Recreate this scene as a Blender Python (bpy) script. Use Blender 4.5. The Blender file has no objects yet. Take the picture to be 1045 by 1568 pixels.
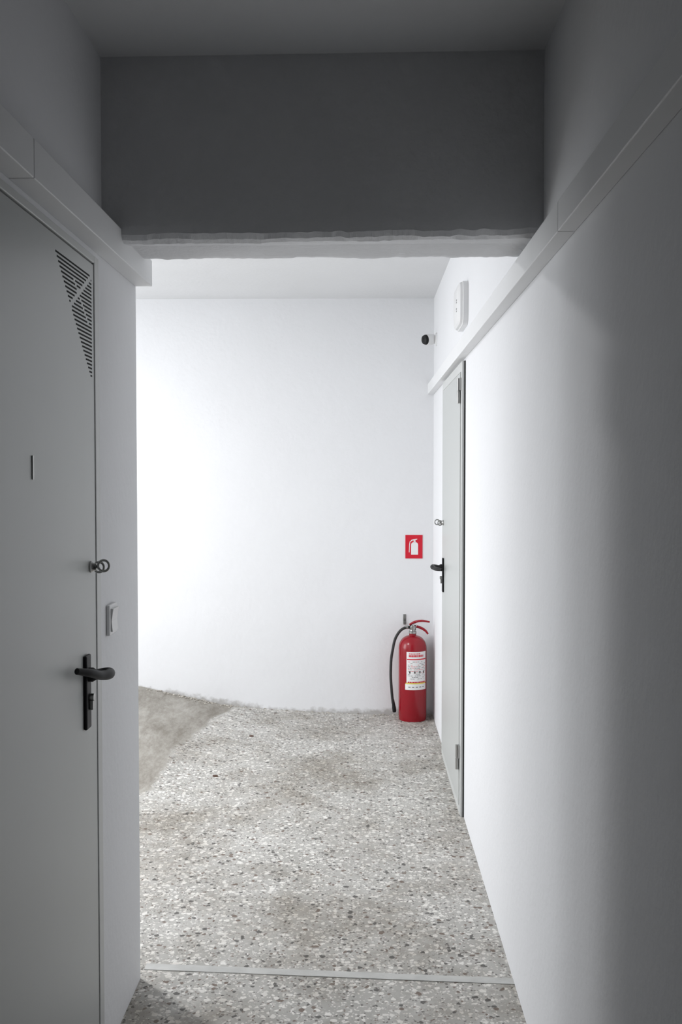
import bpy, bmesh, math, random
from mathutils import Vector, noise
random.seed(3)
S=bpy.context.scene
try:
    S.view_settings.view_transform='Standard'; S.view_settings.look='None'
except Exception as e: print(e)

# ---------------- materials ----------------
def mat(name,col,rough=0.6,metal=0.0,bump=0.0,bscale=60,var=0.0,vscale=2.0,spec=0.5,dirt=False,big=0.0):
    m=bpy.data.materials.new(name); m.use_nodes=True
    nt=m.node_tree; N=nt.nodes; L=nt.links; b=N['Principled BSDF']
    b.inputs['Roughness'].default_value=rough; b.inputs['Metallic'].default_value=metal
    b.inputs['Specular IOR Level'].default_value=spec
    tc=N.new('ShaderNodeTexCoord')
    n=N.new('ShaderNodeTexNoise'); n.inputs['Scale'].default_value=vscale; n.inputs['Detail'].default_value=5
    L.new(tc.outputs['Object'],n.inputs['Vector'])
    r=N.new('ShaderNodeValToRGB'); c=Vector(col)
    lo=c*(1-var); hi=c*(1+var*0.4)
    r.color_ramp.elements[0].position=.3; r.color_ramp.elements[1].position=.7
    r.color_ramp.elements[0].color=(*lo,1); r.color_ramp.elements[1].color=(*[min(1,v) for v in hi],1)
    L.new(n.outputs['Fac'],r.inputs['Fac']); out=r.outputs['Color']
    if dirt:
        sp=N.new('ShaderNodeSeparateXYZ'); L.new(tc.outputs['Object'],sp.inputs[0])
        at=N.new('ShaderNodeMath'); at.operation='MULTIPLY_ADD'
        mn=N.new('ShaderNodeMath'); mn.operation='MINIMUM'; mn.inputs[1].default_value=-.55; L.new(sp.outputs[0],mn.inputs[0])
        at.inputs[1].default_value=.17; L.new(mn.outputs[0],at.inputs[0]); L.new(sp.outputs[2],at.inputs[2])
        nn=N.new('ShaderNodeTexNoise'); nn.inputs['Scale'].default_value=30; nn.inputs['Detail'].default_value=8
        L.new(tc.outputs['Object'],nn.inputs['Vector'])
        ma=N.new('ShaderNodeMath'); ma.operation='MULTIPLY_ADD'; ma.inputs[1].default_value=-.07; L.new(nn.outputs['Fac'],ma.inputs[0]); L.new(at.outputs[0],ma.inputs[2])
        rr=N.new('ShaderNodeValToRGB'); rr.color_ramp.elements[0].position=0; rr.color_ramp.elements[1].position=.028
        rr.color_ramp.elements[0].color=(.60,.585,.56,1); rr.color_ramp.elements[1].color=(1,1,1,1)
        a2=N.new('ShaderNodeMath'); a2.operation='ADD'; a2.inputs[1].default_value=.114; L.new(ma.outputs[0],a2.inputs[0])
        L.new(a2.outputs[0],rr.inputs['Fac'])
        mx=N.new('ShaderNodeMixRGB'); mx.blend_type='MULTIPLY'; mx.inputs[0].default_value=1; L.new(out,mx.inputs[1]); L.new(rr.outputs['Color'],mx.inputs[2]); out=mx.outputs[0]
    L.new(out,b.inputs['Base Color'])
    last=None
    if big>0:
        n3=N.new('ShaderNodeTexNoise'); n3.inputs['Scale'].default_value=3.5; n3.inputs['Detail'].default_value=3
        L.new(tc.outputs['Object'],n3.inputs['Vector'])
        b3=N.new('ShaderNodeBump'); b3.inputs['Strength'].default_value=big; b3.inputs['Distance'].default_value=0.02
        L.new(n3.outputs['Fac'],b3.inputs['Height']); last=b3
    if bump>0:
        n2=N.new('ShaderNodeTexNoise'); n2.inputs['Scale'].default_value=bscale; n2.inputs['Detail'].default_value=6
        L.new(tc.outputs['Object'],n2.inputs['Vector'])
        bp=N.new('ShaderNodeBump'); bp.inputs['Strength'].default_value=bump; bp.inputs['Distance'].default_value=0.004
        L.new(n2.outputs['Fac'],bp.inputs['Height'])
        if last: L.new(last.outputs['Normal'],bp.inputs['Normal'])
        last=bp
    if last: L.new(last.outputs['Normal'],b.inputs['Normal'])
    return m
M_wall=mat('white_plaster',(.78,.785,.80),.85,bump=.3,bscale=45,var=.02,vscale=1.3,spec=.2,big=.12)
M_wallb=mat('white_plaster_back',(.81,.815,.83),.85,bump=.35,bscale=35,var=.02,vscale=1.3,spec=.2,big=.25,dirt=True)
M_ceil=mat('ceiling_plaster',(.72,.725,.735),.9,bump=.3,bscale=50,var=.03,spec=.2)
M_beam=mat('beam_plaster',(.70,.705,.72),.9,bump=.6,bscale=70,var=.04,vscale=5,spec=.2)
M_trunk=mat('trunking_paint',(.78,.785,.79),.5,var=.02)
M_door=mat('grey_door_paint',(.50,.515,.505),.38,var=.03,vscale=1.5)
M_frame=mat('door_frame_paint',(.58,.59,.58),.4,var=.03)
M_gap=mat('dark_gap',(.03,.03,.03),.8,spec=.1)
M_black=mat('black_plastic',(.010,.010,.011),.5,var=.1,spec=.25)
M_rub=mat('black_rubber',(.02,.02,.02),.55,var=.1)
M_steel=mat('steel',(.40,.40,.39),.3,metal=1,var=.1,vscale=30)
M_red=mat('red_enamel',(.29,.003,.012),.25,var=.06,vscale=4)
M_sred=mat('sign_red',(.62,.008,.028),.35,var=.02)
M_white=mat('white_plastic',(.78,.78,.78),.35,var=.01)
M_sw=mat('white_print',(.82,.82,.82),.5)
M_yel=mat('yellow_print',(.75,.62,.12),.5)
M_ink=mat('dark_ink',(.08,.07,.07),.5)
M_strip=mat('strip_cement',(.54,.54,.52),.7,bump=.3,bscale=90,var=.15,vscale=14)
M_alu=mat('aluminium_frame',(.7,.7,.7),.4,metal=.6)
M_rust=mat('rusty_metal',(.12,.07,.05),.8,var=.3,vscale=40)
M_rub2=mat('plaster_rubble',(.50,.47,.42),.9,var=.4,vscale=60)

def terrazzo():
    m=bpy.data.materials.new('terrazzo'); m.use_nodes=True
    nt=m.node_tree; N=nt.nodes; L=nt.links; b=N['Principled BSDF']; b.inputs['Roughness'].default_value=.6
    b.inputs['Specular IOR Level'].default_value=.3
    tc=N.new('ShaderNodeTexCoord'); 
    dn=N.new('ShaderNodeTexNoise'); dn.inputs['Scale'].default_value=55; dn.inputs['Detail'].default_value=3
    L.new(tc.outputs['Object'],dn.inputs['Vector'])
    dm=N.new('ShaderNodeMixRGB'); dm.blend_type='ADD'; dm.inputs[0].default_value=.02
    L.new(tc.outputs['Object'],dm.inputs[1]); L.new(dn.outputs['Color'],dm.inputs[2])
    def ramp(els,interp='LINEAR'):
        r=N.new('ShaderNodeValToRGB'); r.color_ramp.interpolation=interp
        while len(r.color_ramp.elements)<len(els): r.color_ramp.elements.new(.5)
        for e,(p,c) in zip(r.color_ramp.elements,els):
            e.position=p; e.color=(*c,1) if len(c)==3 else c
        return r
    def g(v): return (v,v,v)
    base=ramp([(.3,(.37,.36,.335)),(.7,(.51,.50,.475))])
    n1=N.new('ShaderNodeTexNoise'); n1.inputs['Scale'].default_value=3; n1.inputs['Detail'].default_value=9; n1.inputs['Roughness'].default_value=.7
    L.new(tc.outputs['Object'],n1.inputs['Vector']); L.new(n1.outputs['Fac'],base.inputs['Fac'])
    cur=base.outputs['Color']
    for sc,thr,op,cols in ((115,.44,.85,[(0,(.72,.70,.66)),(.38,(.13,.12,.11)),(.60,(.56,.54,.51)),(.76,(.21,.165,.135)),(.86,(.78,.76,.73))]),
                        (60,.42,.9,[(0,(.80,.78,.74)),(.36,(.09,.085,.08)),(.50,(.42,.40,.38)),(.66,(.17,.125,.10)),(.76,(.74,.72,.68))])):
        v=N.new('ShaderNodeTexVoronoi'); v.voronoi_dimensions='3D'; v.inputs['Scale'].default_value=sc
        L.new(dm.outputs[0],v.inputs['Vector'])
        sx=N.new('ShaderNodeSeparateColor'); L.new(v.outputs['Color'],sx.inputs[0])
        cr=ramp(cols,'CONSTANT'); L.new(sx.outputs[0],cr.inputs['Fac'])
        th=N.new('ShaderNodeMath'); th.operation='MULTIPLY'; th.inputs[1].default_value=thr*1.5; L.new(sx.outputs[1],th.inputs[0])
        lt=N.new('ShaderNodeMath'); lt.operation='SUBTRACT'; L.new(th.outputs[0],lt.inputs[0]); L.new(v.outputs['Distance'],lt.inputs[1])
        ml=N.new('ShaderNodeMath'); ml.operation='MULTIPLY'; ml.inputs[1].default_value=14; ml.use_clamp=True; L.new(lt.outputs[0],ml.inputs[0])
        m2=N.new('ShaderNodeMath'); m2.operation='MULTIPLY'; m2.inputs[1].default_value=op; L.new(ml.outputs[0],m2.inputs[0])
        mx=N.new('ShaderNodeMixRGB'); L.new(m2.outputs[0],mx.inputs[0]); L.new(cur,mx.inputs[1]); L.new(cr.outputs['Color'],mx.inputs[2])
        cur=mx.outputs[0]
    n3=N.new('ShaderNodeTexNoise'); n3.inputs['Scale'].default_value=1.7; n3.inputs['Detail'].default_value=10; n3.inputs['Roughness'].default_value=.75
    L.new(tc.outputs['Object'],n3.inputs['Vector'])
    r3=ramp([(.38,(.60,.565,.515)),(.55,(1,1,1))]); L.new(n3.outputs['Fac'],r3.inputs['Fac'])
    mu=N.new('ShaderNodeMixRGB'); mu.blend_type='MULTIPLY'; mu.inputs[0].default_value=.85
    L.new(cur,mu.inputs[1]); L.new(r3.outputs['Color'],mu.inputs[2]); cur=mu.outputs[0]
    # cement ramp patch
    at=N.new('ShaderNodeAttribute'); at.attribute_name='ramp'
    n4=N.new('ShaderNodeTexNoise'); n4.inputs['Scale'].default_value=4; n4.inputs['Detail'].default_value=15; n4.inputs['Roughness'].default_value=.8
    mp=N.new('ShaderNodeMapping'); mp.inputs['Scale'].default_value=(1.5,.5,1); mp.inputs['Rotation'].default_value=(0,0,.5)
    L.new(tc.outputs['Object'],mp.inputs['Vector']); L.new(mp.outputs[0],n4.inputs['Vector'])
    r4=ramp([(.38,(.21,.19,.16)),(.5,(.33,.31,.275)),(.62,(.45,.43,.395))]); L.new(n4.outputs['Fac'],r4.inputs['Fac'])
    ad=N.new('ShaderNodeMath'); ad.operation='ADD'; L.new(at.outputs['Fac'],ad.inputs[0])
    sb=N.new('ShaderNodeMath'); sb.operation='MULTIPLY_ADD'; sb.inputs[1].default_value=.9; sb.inputs[2].default_value=-.45; L.new(n4.outputs['Fac'],sb.inputs[0]); L.new(sb.outputs[0],ad.inputs[1])
    r5=ramp([(.44,g(0)),(.56,g(1))]); L.new(ad.outputs[0],r5.inputs['Fac'])
    mx=N.new('ShaderNodeMixRGB'); L.new(r5.outputs['Color'],mx.inputs[0]); L.new(cur,mx.inputs[1]); L.new(r4.outputs['Color'],mx.inputs[2])
    L.new(mx.outputs[0],b.inputs['Base Color'])
    bp=N.new('ShaderNodeBump'); bp.inputs['Strength'].default_value=.3; bp.inputs['Distance'].default_value=.006
    L.new(n1.outputs['Fac'],bp.inputs['Height']); L.new(bp.outputs[0],b.inputs['Normal'])
    return m
M_floor=terrazzo()

# ---------------- helpers ----------------
def link(o,parent=None):
    S.collection.objects.link(o)
    if parent: o.parent=parent
    return o
def empty(name,loc=(0,0,0)):
    e=bpy.data.objects.new(name,None); e.empty_display_size=.1; S.collection.objects.link(e); return e
def mesh_obj(name,bm,m,parent=None,smooth=False):
    bmesh.ops.recalc_face_normals(bm,faces=bm.faces)
    me=bpy.data.meshes.new(name); bm.to_mesh(me); bm.free()
    if smooth:
        for p in me.polygons: p.use_smooth=True
    o=bpy.data.objects.new(name,me); me.materials.append(m); return link(o,parent)
def box(name,a,b,m,parent=None,bev=0,seg=2):
    bm=bmesh.new(); bmesh.ops.create_cube(bm,size=1)
    a=Vector(a); b=Vector(b); lo=Vector([min(a[i],b[i]) for i in range(3)]); hi=Vector([max(a[i],b[i]) for i in range(3)])
    for v in bm.verts: v.co=Vector([lo[i]+(v.co[i]+.5)*(hi[i]-lo[i]) for i in range(3)])
    if bev>0: bmesh.ops.bevel(bm,geom=bm.edges[:],offset=bev,segments=seg,affect='EDGES',profile=.5)
    return mesh_obj(name,bm,m,parent)
def lathe(name,prof,origin,axis,m,parent=None,n=48):
    bm=bmesh.new(); axis=Vector(axis).normalized(); q=Vector((0,0,1)).rotation_difference(axis); rings=[]
    for r,h in prof:
        rings.append([bm.verts.new(Vector(origin)+q@Vector((max(r,1e-4)*math.cos(2*math.pi*i/n),max(r,1e-4)*math.sin(2*math.pi*i/n),h))) for i in range(n)])
    for k in range(len(rings)-1):
        for i in range(n): bm.faces.new((rings[k][i],rings[k][(i+1)%n],rings[k+1][(i+1)%n],rings[k+1][i]))
    bm.faces.new(rings[0][::-1]); bm.faces.new(rings[-1])
    o=mesh_obj(name,bm,m,parent,True)
    md=o.modifiers.new('es','EDGE_SPLIT'); md.split_angle=math.radians(40)
    return o
def tube(name,pts,r,m,parent=None,cyc=False,radii=None):
    cu=bpy.data.curves.new(name,'CURVE'); cu.dimensions='3D'; cu.bevel_depth=r; cu.bevel_resolution=5; cu.use_fill_caps=True; cu.resolution_u=12
    sp=cu.splines.new('BEZIER'); sp.bezier_points.add(len(pts)-1)
    for i,(bp,p) in enumerate(zip(sp.bezier_points,pts)):
        bp.co=p; bp.handle_left_type=bp.handle_right_type='AUTO'
        if radii: bp.radius=radii[i]
    sp.use_cyclic_u=cyc
    tmp=bpy.data.objects.new(name+'_c',cu); S.collection.objects.link(tmp)
    dg=bpy.context.evaluated_depsgraph_get(); me=bpy.data.meshes.new_from_object(tmp.evaluated_get(dg))
    bpy.data.objects.remove(tmp); me.name=name; me.materials.clear(); me.materials.append(m)
    for p in me.polygons: p.use_smooth=True
    return link(bpy.data.objects.new(name,me),parent)
def poly(name,pts2,tf,th,m,parent=None):
    bm=bmesh.new(); a=[bm.verts.new(tf(u,v,0)) for u,v in pts2]; b=[bm.verts.new(tf(u,v,th)) for u,v in pts2]
    bm.faces.new(a); bm.faces.new(b[::-1]); n=len(a)
    for i in range(n): bm.faces.new((a[i],a[(i+1)%n],b[(i+1)%n],b[i]))
    return mesh_obj(name,bm,m,parent)

XL,XR=-.661,.457; YB=6.28; YE=2.925; XF=-3.2; YN=-4.0
# ---------------- shell ----------------
box('wall_right',(XR,YN,-.1),(XR+.15,YB,2.75),M_wall)
box('wall_back',(XF-.15,YB,-.1),(XR+.15,YB+.15,2.75),M_wallb)
box('wall_left',(XL-.12,YN,-.1),(XL,YE,2.75),M_wall)
box('wall_return',(XF,YE-.12,-.1),(XL-.12,YE,2.75),M_wall)
box('wall_near',(XL-.12,YN-.15,-.1),(XR+.15,YN,2.75),M_wall)
OY0,OY1,OZ=4.2,5.7,2.45
wo=empty('wall_outer')
box('pier_a',(XF-.15,YE-.12,-.1),(XF,OY0,2.75),M_wall,wo)
box('pier_b',(XF-.15,OY1,-.1),(XF,YB,2.75),M_wall,wo)
box('lintel',(XF-.15,OY0,OZ),(XF,OY1,2.75),M_wall,wo)
box('sill',(XF-.15,OY0,-.1),(XF,OY1,.3),M_wall,wo)
en=empty('door_3')
for nm,a,b in (('jamb_1',(OY0,.3),(OY0+.05,OZ)),('jamb_2',(OY1-.05,.3),(OY1,OZ)),('head',(OY0,OZ-.05),(OY1,OZ)),('mullion',(4.92,.3),(4.97,OZ)),('bottom_rail',(OY0,.3),(OY1,.36))):
    box(nm,(XF-.1,a[0],a[1]),(XF-.05,b[0],b[1]),M_alu,en,.004)
box('ceiling',(XL-.12,YN-.15,2.565),(XR+.15,2.6,2.75),M_ceil)
box('ceiling.001',(XF-.15,2.75,2.625),(XR+.15,YB+.15,2.8),M_ceil)

# floor
def hz(x,y):
    px=[(-5,.30),(-2.2,.28),(-1.9,.25),(-1.40,.173),(-1.17,.12),(-.88,.058),(-.63,.033),(-.3,.014),(.1,0),(1,0)]
    h=0
    for (x0,h0),(x1,h1) in zip(px,px[1:]):
        if x0<=x<=x1: h=h0+(h1-h0)*(x-x0)/(x1-x0)
    t=min(1,max(0,(y-3.6)/2.0)); t=t*t*(3-2*t)
    return h*t
bm=bmesh.new(); nx,ny=140,300; X0,X1,Y0,Y1=XF-.15,XR+.1,YN-.1,YB+.1
lay=bm.verts.layers.float.new('ramp'); grid=[]
for j in range(ny+1):
    row=[]
    for i in range(nx+1):
        x=X0+(X1-X0)*i/nx; y=Y0+(Y1-Y0)*j/ny
        v=bm.verts.new((x,y,hz(x,y)+ .0015*noise.noise(Vector((x*3,y*3,0)))))
        edge=-.98+.16*max(0,(y-5.2))-(.0 if y>4.6 else (4.6-y)*.7)+.04*noise.noise(Vector((0,y*4,0)))
        v[lay]=min(1,max(0,.5+(edge-x)*5))
        row.append(v)
    grid.append(row)
for j in range(ny):
    for i in range(nx): bm.faces.new((grid[j][i],grid[j][i+1],grid[j+1][i+1],grid[j+1][i]))
mesh_obj('floor',bm,M_floor,None,True)
bm=bmesh.new()
c=[(XL,2.977),(XR,2.910),(XR,2.945),(XL,3.014)]
lo=[bm.verts.new((x,y,-.01)) for x,y in c]; hi=[bm.verts.new((x,y,.0018)) for x,y in c]
bm.faces.new(hi)
for i in range(4): bm.faces.new((lo[i],lo[(i+1)%4],hi[(i+1)%4],hi[i]))
mesh_obj('floor_divider_strip',bm,M_strip)

# beam
bm=bmesh.new(); rows=[]; n=300
def nz(x,k,s): return noise.noise(Vector((x*s,k*7.3,1.7)))
for i in range(n+1):
    x=XL+(XR-XL)*i/n
    yf=2.545-.02*(i/n); yr=2.83
    j=.005*nz(x,1,9)+.004*nz(x,2,38)
    jj=max(0,nz(x,3,14))*.018+abs(nz(x,4,60))*.008
    k=.005*nz(x,5,12)+.003*nz(x,6,45)
    dz=-.010-.006*(1-i/n)
    prof=[(yf,2.63),(yf,2.3),(yf,2.155+jj+dz),(yf+.002,2.136+j+dz),(yf+.010+jj*.8,2.124+j+dz),(yf+.03+jj,2.118+k*.6+dz),(yf+.12,2.117+.002*nz(x,9,8)),(yr-.04,2.116+k*.5),(yr-.008,2.119+k),(yr,2.130+k),(yr,2.66)]
    rows.append([bm.verts.new((x,a,b)) for a,b in prof])
for a,b in zip(rows,rows[1:]):
    for q in range(len(a)-1): bm.faces.new((a[q],a[q+1],b[q+1],b[q]))
bm.faces.new(rows[0]); bm.faces.new(rows[-1][::-1])
mesh_obj('ceiling_beam',bm,M_beam)

# trunking
t1=empty('trim_1')
box('cover_near',(XL,YN,2.06),(XL+.05,1.868,2.135),M_trunk,t1,.002)
box('cover_far',(XL,1.870,2.06),(XL+.05,YE-.005,2.135),M_trunk,t1,.002)
t2=empty('trim_2')
box('cover_near',(XR-.038,YN,2.025),(XR,2.148,2.09),M_trunk,t2,.002)
box('cover_mid',(XR-.038,2.15,2.025),(XR,4.198,2.09),M_trunk,t2,.002)
box('cover_far',(XR-.038,4.2,2.025),(XR,YB,2.09),M_trunk,t2,.002)

# ---------------- doors ----------------
def handle(par,x0,s,y,zt,zb,lv,tip=.0):
    P=lambda n,yy,z:Vector((x0+s*n,yy,z))
    box('handle_plate',P(0,y-.02,zb),P(.009,y+.02,zt),M_black,par,.004,3)
    lathe('handle_rose',[(.017,0),(.017,.012),(.012,.02),(.0105,.05)],P(.006,y,lv),(s,0,0),M_black,par,24)
    tube('handle_lever',[P(.02,y+.01,lv),P(.052,y+.01,lv+.004),P(.060,y-.010,lv+.004),P(.052,y-.06,lv+tip*.3),P(.040,y-.105,lv+tip*.7),P(.020,y-.140,lv+tip)],.0105,M_black,par,radii=[1,1.1,1.15,1,.9,.7])
    lathe('key_cylinder',[(.009,0),(.009,.012),(.006,.013)],P(.008,y+.004,zb+.075),(s,0,0),M_steel,par,20)
    box('key_cylinder_body',P(.006,y-.001,zb+.045),P(.018,y+.009,zb+.075),M_steel,par,.002)
def ringlock(par,x0,s,y,z):
    P=lambda n,yy,zz:Vector((x0+s*n,yy,zz))
    lathe('lock_rose',[(.014,0),(.014,.004),(.010,.008),(.009,.016),(.006,.018)],P(.0,y,z),(s,0,0),M_steel,par,24)
    pts=[P(.034+.013*math.cos(a),y-.006,z+.003+.013*math.sin(a)) for a in [k*math.pi/4 for k in range(8)]]
    tube('lock_ring',pts,.003,M_steel,par,cyc=True)
    pts=[P(.018+.012*math.cos(a),y+.012,z-.002+.012*math.sin(a)) for a in [k*math.pi/4 for k in range(8)]]
    tube('lock_ring_inner',pts,.003,M_steel,par,cyc=True)

d1=empty('door_1'); x=XL
box('gap_panel',(x,1.47,.005),(x+.003,2.470,2.044),M_gap,d1)  # dark sheet behind the gaps; its rim past the jamb paints gap shadow
box('leaf',(x+.001,1.48,.012),(x+.010,2.424,2.018),M_door,d1,.002)
box('jamb_far',(x,2.427,0),(x+.012,2.466,2.04),M_frame,d1,.002)
box('jamb_near',(x,1.44,0),(x+.012,1.473,2.04),M_frame,d1,.002)
box('frame_head',(x,1.473,2.022),(x+.012,2.427,2.04),M_frame,d1,.002)
handle(d1,x+.010,1,2.325,1.083,.907,1.036,.035)
ringlock(d1,x+.010,1,2.375,1.287)
box('peephole_cover',(x+.010,1.955,1.497),(x+.013,1.962,1.545),M_steel,d1,.001)
bm=bmesh.new(); pitch=.0088
z=1.984
def addslot(y0,y1,z):
    if y1-y0<.004: return
    vs=[(x+.0103,y0,z-.0021),(x+.0103,y1,z-.0021),(x+.0103,y1,z+.0021),(x+.0103,y0,z+.0021)]
    a=[bm.verts.new(v) for v in vs]; b=[bm.verts.new((v[0]-.004,v[1],v[2])) for v in vs]
    bm.faces.new(a); bm.faces.new(b[::-1])
    for i in range(4): bm.faces.new((a[i],a[(i+1)%4],b[(i+1)%4],b[i]))
while z>1.745:
    t=(1.986-z)/.243; yl=2.12+t*.275; yr=2.405
    cuts=[]
    if 1.88<z<1.985:
        yc=2.225+(z-1.885)/(.1)*.18; cuts.append((yc-.013,yc+.013))
    if 1.865<z<1.95:
        yc=2.38-(z-1.865)/.085*.12; cuts.append((yc-.007,yc+.007))
    segs=[(yl,yr)]
    for c0,c1 in cuts:
        ns=[]
        for a,b_ in segs:
            if c0>a: ns.append((a,min(b_,c0)))
            if c1<b_: ns.append((max(a,c1),b_))
        segs=[q for q in ns if q[1]>q[0]]
    for a,b_ in segs: addslot(a,b_,z)
    z-=pitch
mesh_obj('vent_slots',bm,M_gap,d1)

d2=empty('door_2'); x=XR
ya,yb=4.37,5.40
box('gap_panel',(x,ya+.02,.03),(x-.010,yb-.02,2.0),M_gap,d2)
box('leaf',(x-.002,ya+.048,.04),(x-.020,yb-.050,1.965),M_door,d2,.003)
box('jamb_near',(x,ya,.0),(x-.016,ya+.045,2.012),M_frame,d2,.002)
box('jamb_far',(x,yb-.045,0),(x-.016,yb,2.012),M_frame,d2,.002)
box('frame_head',(x,ya+.045,1.969),(x-.016,yb-.045,2.012),M_frame,d2,.002)
box('sill_plate',(x,ya+.045,0.0),(x-.018,yb-.045,.03),M_frame,d2,.002)
box('jamb_edge_line',(x,ya-.004,.0),(x-.006,ya,2.012),M_gap,d2)  # thin dark strip drawn as the line along the near jamb's outer edge
for zz in (1.83,.20):
    lathe('hinge',[(.008,0),(.008,.05),(.0065,.051),(.0065,.054),(.008,.055),(.008,.11)],(x-.026,ya+.05,zz),(0,0,1),M_steel,d2,16)
    box('hinge_leaf',(x-.016,ya+.02,zz+.055),(x-.024,ya+.05,zz+.11),M_steel,d2,.001)
handle(d2,x-.020,-1,5.24,1.08,.90,1.03)
ringlock(d2,x-.020,-1,5.26,1.265)

# light switch
ls=empty('light_switch')
box('back_plate',(XL,2.556,1.09),(XL+.010,2.636,1.17),M_white,ls,.003,3)
bm=bmesh.new()
pr=[(.010,0),(.010,1),(.017,1),(.012,.45),(.015,0)]
A=[bm.verts.new((XL+n_,2.567,1.10+.06*t)) for n_,t in pr]; B=[bm.verts.new((XL+n_,2.625,1.10+.06*t)) for n_,t in pr]
bm.faces.new(A); bm.faces.new(B[::-1])
for i in range(5): bm.faces.new((A[i],A[(i+1)%5],B[(i+1)%5],B[i]))
mesh_obj('rocker',bm,M_white,ls)

# emergency light
el=empty('emergency_light')
def stadium(hy,hz_,r,n=10):
    out=[]
    for cx,cz,a0 in ((hy-r,hz_-r,0),(-hy+r,hz_-r,90),(-hy+r,-hz_+r,180),(hy-r,-hz_+r,270)):
        for i in range(n+1):
            a=math.radians(a0+90*i/n); out.append((cx+r*math.cos(a),cz+r*math.sin(a)))
    return out
def stack(name,layers,cy,cz,m,par):
    bm=bmesh.new(); R=[]
    for n_,hy,h2,r in layers: R.append([bm.verts.new((XR-n_,cy+a,cz+b)) for a,b in stadium(hy,h2,r)])
    for p,q in zip(R,R[1:]):
        for i in range(len(p)): bm.faces.new((p[i],p[(i+1)%len(p)],q[(i+1)%len(p)],q[i]))
    bm.faces.new(R[0]); bm.faces.new(R[-1][::-1])
    o=mesh_obj(name,bm,m,par,True); md=o.modifiers.new('es','EDGE_SPLIT'); md.split_angle=math.radians(35); return o
cy,cz=4.40,2.25
stack('housing',[(0,.135,.094,.042),(.022,.135,.094,.042),(.024,.133,.092,.040)],cy,cz,M_white,el)
stack('diffuser',[(.024,.131,.090,.040),(.034,.128,.087,.038),(.040,.120,.079,.034)],cy,cz,M_white,el)
for dz in (-.022,-.012,.016,.026):
    box('printed_mark',(XR-.0401,cy-.03,cz+dz-.003),(XR-.0406,cy-.005,cz+dz+.002),M_ink,el)

# security camera
sc=empty('security_camera')
lathe('mount_base',[(.040,0),(.040,.005),(.036,.009),(.018,.012)],(XR,6.04,2.335),(-1,0,0),M_white,sc,32)
lathe('mount_arm',[(.013,0),(.012,.035)],(XR-.01,6.04,2.335),(-1,0,0),M_white,sc,20)
ax=Vector((-.86,-.5,-.12)).normalized(); oc=Vector((XR-.040,6.04,2.335))
lathe('camera_body',[(.018,-.030),(.030,-.022),(.033,-.005),(.033,.026),(.031,.030)],oc,ax,M_white,sc,36)
lathe('lens_face',[(.0300,.029),(.030,.036),(.026,.046),(.016,.050),(.001,.051)],oc,ax,M_black,sc,36)
lathe('lens',[(.012,.050),(.008,.053),(.001,.054)],oc,ax,M_black,sc,24)

# sign
sg=empty('fire_extinguisher_sign')
sx0,sx1,sz0,sz1=.281,.389,.993,1.142
box('panel',(sx0,YB-.003,sz0),(sx1,YB,sz1),M_sred,sg)
box('border',(sx0+.002,YB-.0034,sz0+.002),(sx1-.002,YB-.003,sz1-.002),M_sred,sg)
cx=(sx0+sx1)/2+.004; cz0=1.062
tf=lambda u,v,n_:Vector((cx+u,YB-.0034-n_,cz0+v))
body=[(-.022,-.045),(.022,-.045),(.022,.018)]+[(.022*math.cos(a),.018+.018*math.sin(a)) for a in [math.radians(t) for t in (20,40,60,80,100,120,140,160)]]+[(-.022,.018)]
poly('pictogram_body',body,tf,.0006,M_sw,sg)
poly('pictogram_valve',[(-.006,.034),(.006,.034),(.006,.046),(-.006,.046)],tf,.0006,M_sw,sg)
poly('pictogram_lever',[(-.020,.043),(.016,.050),(.016,.056),(-.006,.053),(-.022,.048)],tf,.0007,M_sw,sg)
arc=[(-.018,.046),(-.030,.040),(-.034,.020),(-.036,-.03)]; arc2=[(-.032,-.03),(-.030,.018),(-.027,.036),(-.017,.041)]
poly('pictogram_hose',arc+arc2,tf,.0006,M_sw,sg)

# fire extinguisher
fe=empty('fire_extinguisher'); ex,ey=.322,6.16; R=.087
prof=[(.070,0.0),(.083,.001),(.085,.006),(.085,.020),(R,.026),(R,.445)]
for t in range(1,10):
    a=math.radians(90*t/10); prof.append((.022+(R-.022)*math.cos(a),.445+.078*math.sin(a)))
prof+=[(.022,.525),(.022,.540)]
lathe('cylinder',prof,(ex,ey,0),(0,0,1),M_red,fe,64)
lathe('neck_collar',[(.024,0),(.024,.012),(.020,.015),(.018,.03),(.014,.034)],(ex,ey,.537),(0,0,1),M_steel,fe,32)
box('valve_block',(ex-.018,ey-.014,.560),(ex+.02,ey+.014,.588),M_black,fe,.004)
lathe('pressure_gauge',[(.016,0),(.016,.014),(.013,.016)],(ex,ey-.012,.575),(0,-1,0),M_steel,fe,24)
tube('carry_handle',[(ex-.005,ey,.583),(ex+.03,ey,.578),(ex+.075,ey-.01,.558),(ex+.095,ey-.012,.535)],.007,M_red,fe,radii=[1,1.2,1.1,.8])
tube('squeeze_lever',[(ex-.02,ey,.590),(ex+.01,ey,.606),(ex+.05,ey-.01,.616),(ex+.105,ey-.012,.610)],.006,M_red,fe,radii=[1,1.4,1.2,.9])
tube('safety_pin',[(ex+.01,ey-.02,.6),(ex+.022,ey-.028,.592),(ex+.012,ey-.03,.58),(ex+.002,ey-.028,.59)],.0018,M_steel,fe,cyc=True)
tube('hose',[(ex-.012,ey,.574),(ex-.05,ey-.01,.572),(ex-.092,ey-.01,.535),(ex-.125,ey-.01,.43),(ex-.136,ey-.01,.30),(ex-.130,ey-.01,.18),(ex-.122,ey-.008,.10)],.0085,M_rub,fe)
lathe('hose_nozzle',[(.009,0),(.012,.006),(.012,.03),(.009,.06),(.007,.08)],(ex-.112,ey-.006,.045),(-.12,0,1),M_black,fe,24)
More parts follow.
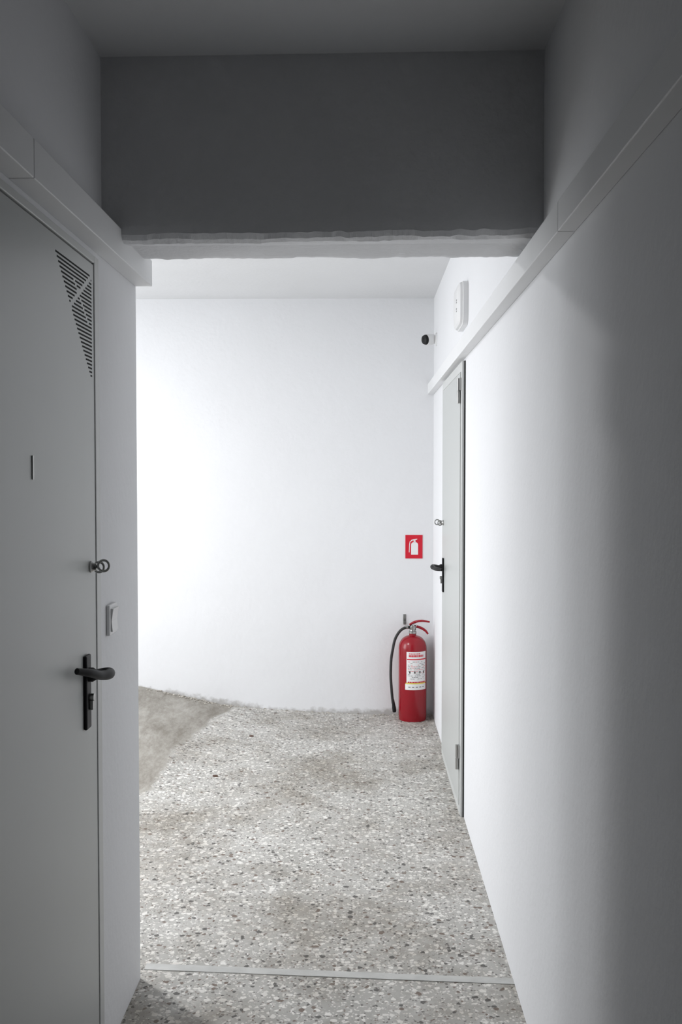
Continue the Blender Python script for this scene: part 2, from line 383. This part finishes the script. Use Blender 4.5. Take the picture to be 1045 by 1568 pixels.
lathe('hose_ferrule',[(.0105,0),(.0105,.02)],(ex-.03,ey-.006,.575),(-1,0,.05),M_steel,fe,20)
def curved(name,a0,a1,z0,z1,rr,m,n=18):
    bm=bmesh.new(); A=[];B=[]
    for i in range(n+1):
        a=math.radians(a0+(a1-a0)*i/n); px=ex+rr*math.sin(a); py=ey-rr*math.cos(a)
        A.append(bm.verts.new((px,py,z0))); B.append(bm.verts.new((px,py,z1)))
    for i in range(n): bm.faces.new((A[i],A[i+1],B[i+1],B[i]))
    return mesh_obj(name,bm,m,fe,True)
curved('label',-28,62,.245,.435,R+.0006,M_sw)
curved('label_band',-34,62,.200,.236,R+.0006,M_sw)
curved('label_band_yellow',-32,60,.236,.243,R+.0006,M_yel)
curved('label_header',-26,60,.385,.392,R+.0010,M_sred)
for k,(a0,a1,z0,z1) in enumerate([(-18,45,.403,.416),(-18,30,.420,.426),(-22,56,.245,.252)]):
    b=a0
    while b<a1:
        w=random.uniform(3,7); curved('label_title',b,min(b+w,a1),z0,z1,R+.0011,M_sred,3); b+=w+1.5
zz=.374
while zz>.262:
    b=-22
    while b<55:
        w=random.uniform(3,10)
        if random.random()<.7: curved('label_text',b,min(b+w,56),zz-.0025,zz,R+.0011,random.choice([M_ink,M_ink,M_sred]),3)
        b+=w+2
    zz-=.0095
for a in (-14,6,28,46): curved('label_pictogram',a-3,a+3,.302,.316,R+.0012,M_ink,4)
for a in (-20,-5,10,25,40): curved('band_text',a,a+9,.216,.220,R+.0011,M_ink,4)

wb=empty('wall_bracket')
box('plate',(.268,YB-.004,.575),(.286,YB,.640),M_steel,wb,.001)
box('hook_arm',(.268,YB-.03,.578),(.286,YB-.004,.583),M_steel,wb,.001)
box('hook_lip',(.268,YB-.033,.578),(.286,YB-.030,.600),M_steel,wb,.001)

# debris
def chip(bm,px,py,r,seed,flat=.5):
    res=bmesh.ops.create_icosphere(bm,subdivisions=1,radius=r)
    for v in res['verts']:
        v.co=Vector((v.co.x*1.4,v.co.y,v.co.z*flat))*(1+.5*noise.noise(v.co*60+Vector((seed,0,0))))+Vector((px,py,hz(px,py)+r*flat*.5))
for i,(px,py) in enumerate([(-.72,4.85),(-.62,5.6)]):
    bm=bmesh.new(); chip(bm,px,py,.012,i); mesh_obj('pebble',bm,M_rust)
bm=bmesh.new()
for i in range(170):
    px=random.choice([random.uniform(-1.6,.25),random.uniform(-1.15,-.8)]); d=abs(random.gauss(0,.025)); chip(bm,px,YB-.004-d,random.uniform(.002,.008),i,.7)
mesh_obj('plaster_rubble',bm,M_rub2)

# lights
cl=empty('added_lamp')  # unseen lamp, added to brighten the left floor and sharpen the corner shadow
lx,ly=-1.85,4.1
lathe('added_lamp_base',[(.17,0),(.17,.02),(.16,.03)],(lx,ly,2.625),(0,0,-1),M_white,cl,40)  # invented fixture disc for the added lamp
W=bpy.data.worlds.new('World'); S.world=W; W.use_nodes=True
W.node_tree.nodes['Background'].inputs[0].default_value=(.86,.93,1,1); W.node_tree.nodes['Background'].inputs[1].default_value=1.5
la=bpy.data.lights.new('daylight','AREA'); la.shape='RECTANGLE'; la.size=2.1; la.size_y=1.45; la.energy=60; la.color=(.97,.985,1)
lo=bpy.data.objects.new('daylight',la); lo.location=(XF-.2,(OY0+OY1)/2,1.40); lo.rotation_euler=(0,math.radians(-90),0); S.collection.objects.link(lo)
lb=bpy.data.lights.new('added_lamp_light','AREA'); lb.shape='DISK'; lb.size=.22; lb.energy=46; lb.color=(.99,.99,1)
l2=bpy.data.objects.new('added_lamp_light',lb); l2.location=(lx,ly,2.59); S.collection.objects.link(l2); l2.parent=cl

cam=bpy.data.cameras.new('camera'); cam.sensor_fit='VERTICAL'; cam.sensor_height=36; cam.sensor_width=24; cam.lens=35; cam.clip_start=.01
co=bpy.data.objects.new('camera',cam); co.location=(0,0,1.5); co.rotation_euler=(math.radians(90-1.95),0,math.radians(1.147)); S.collection.objects.link(co); S.camera=co
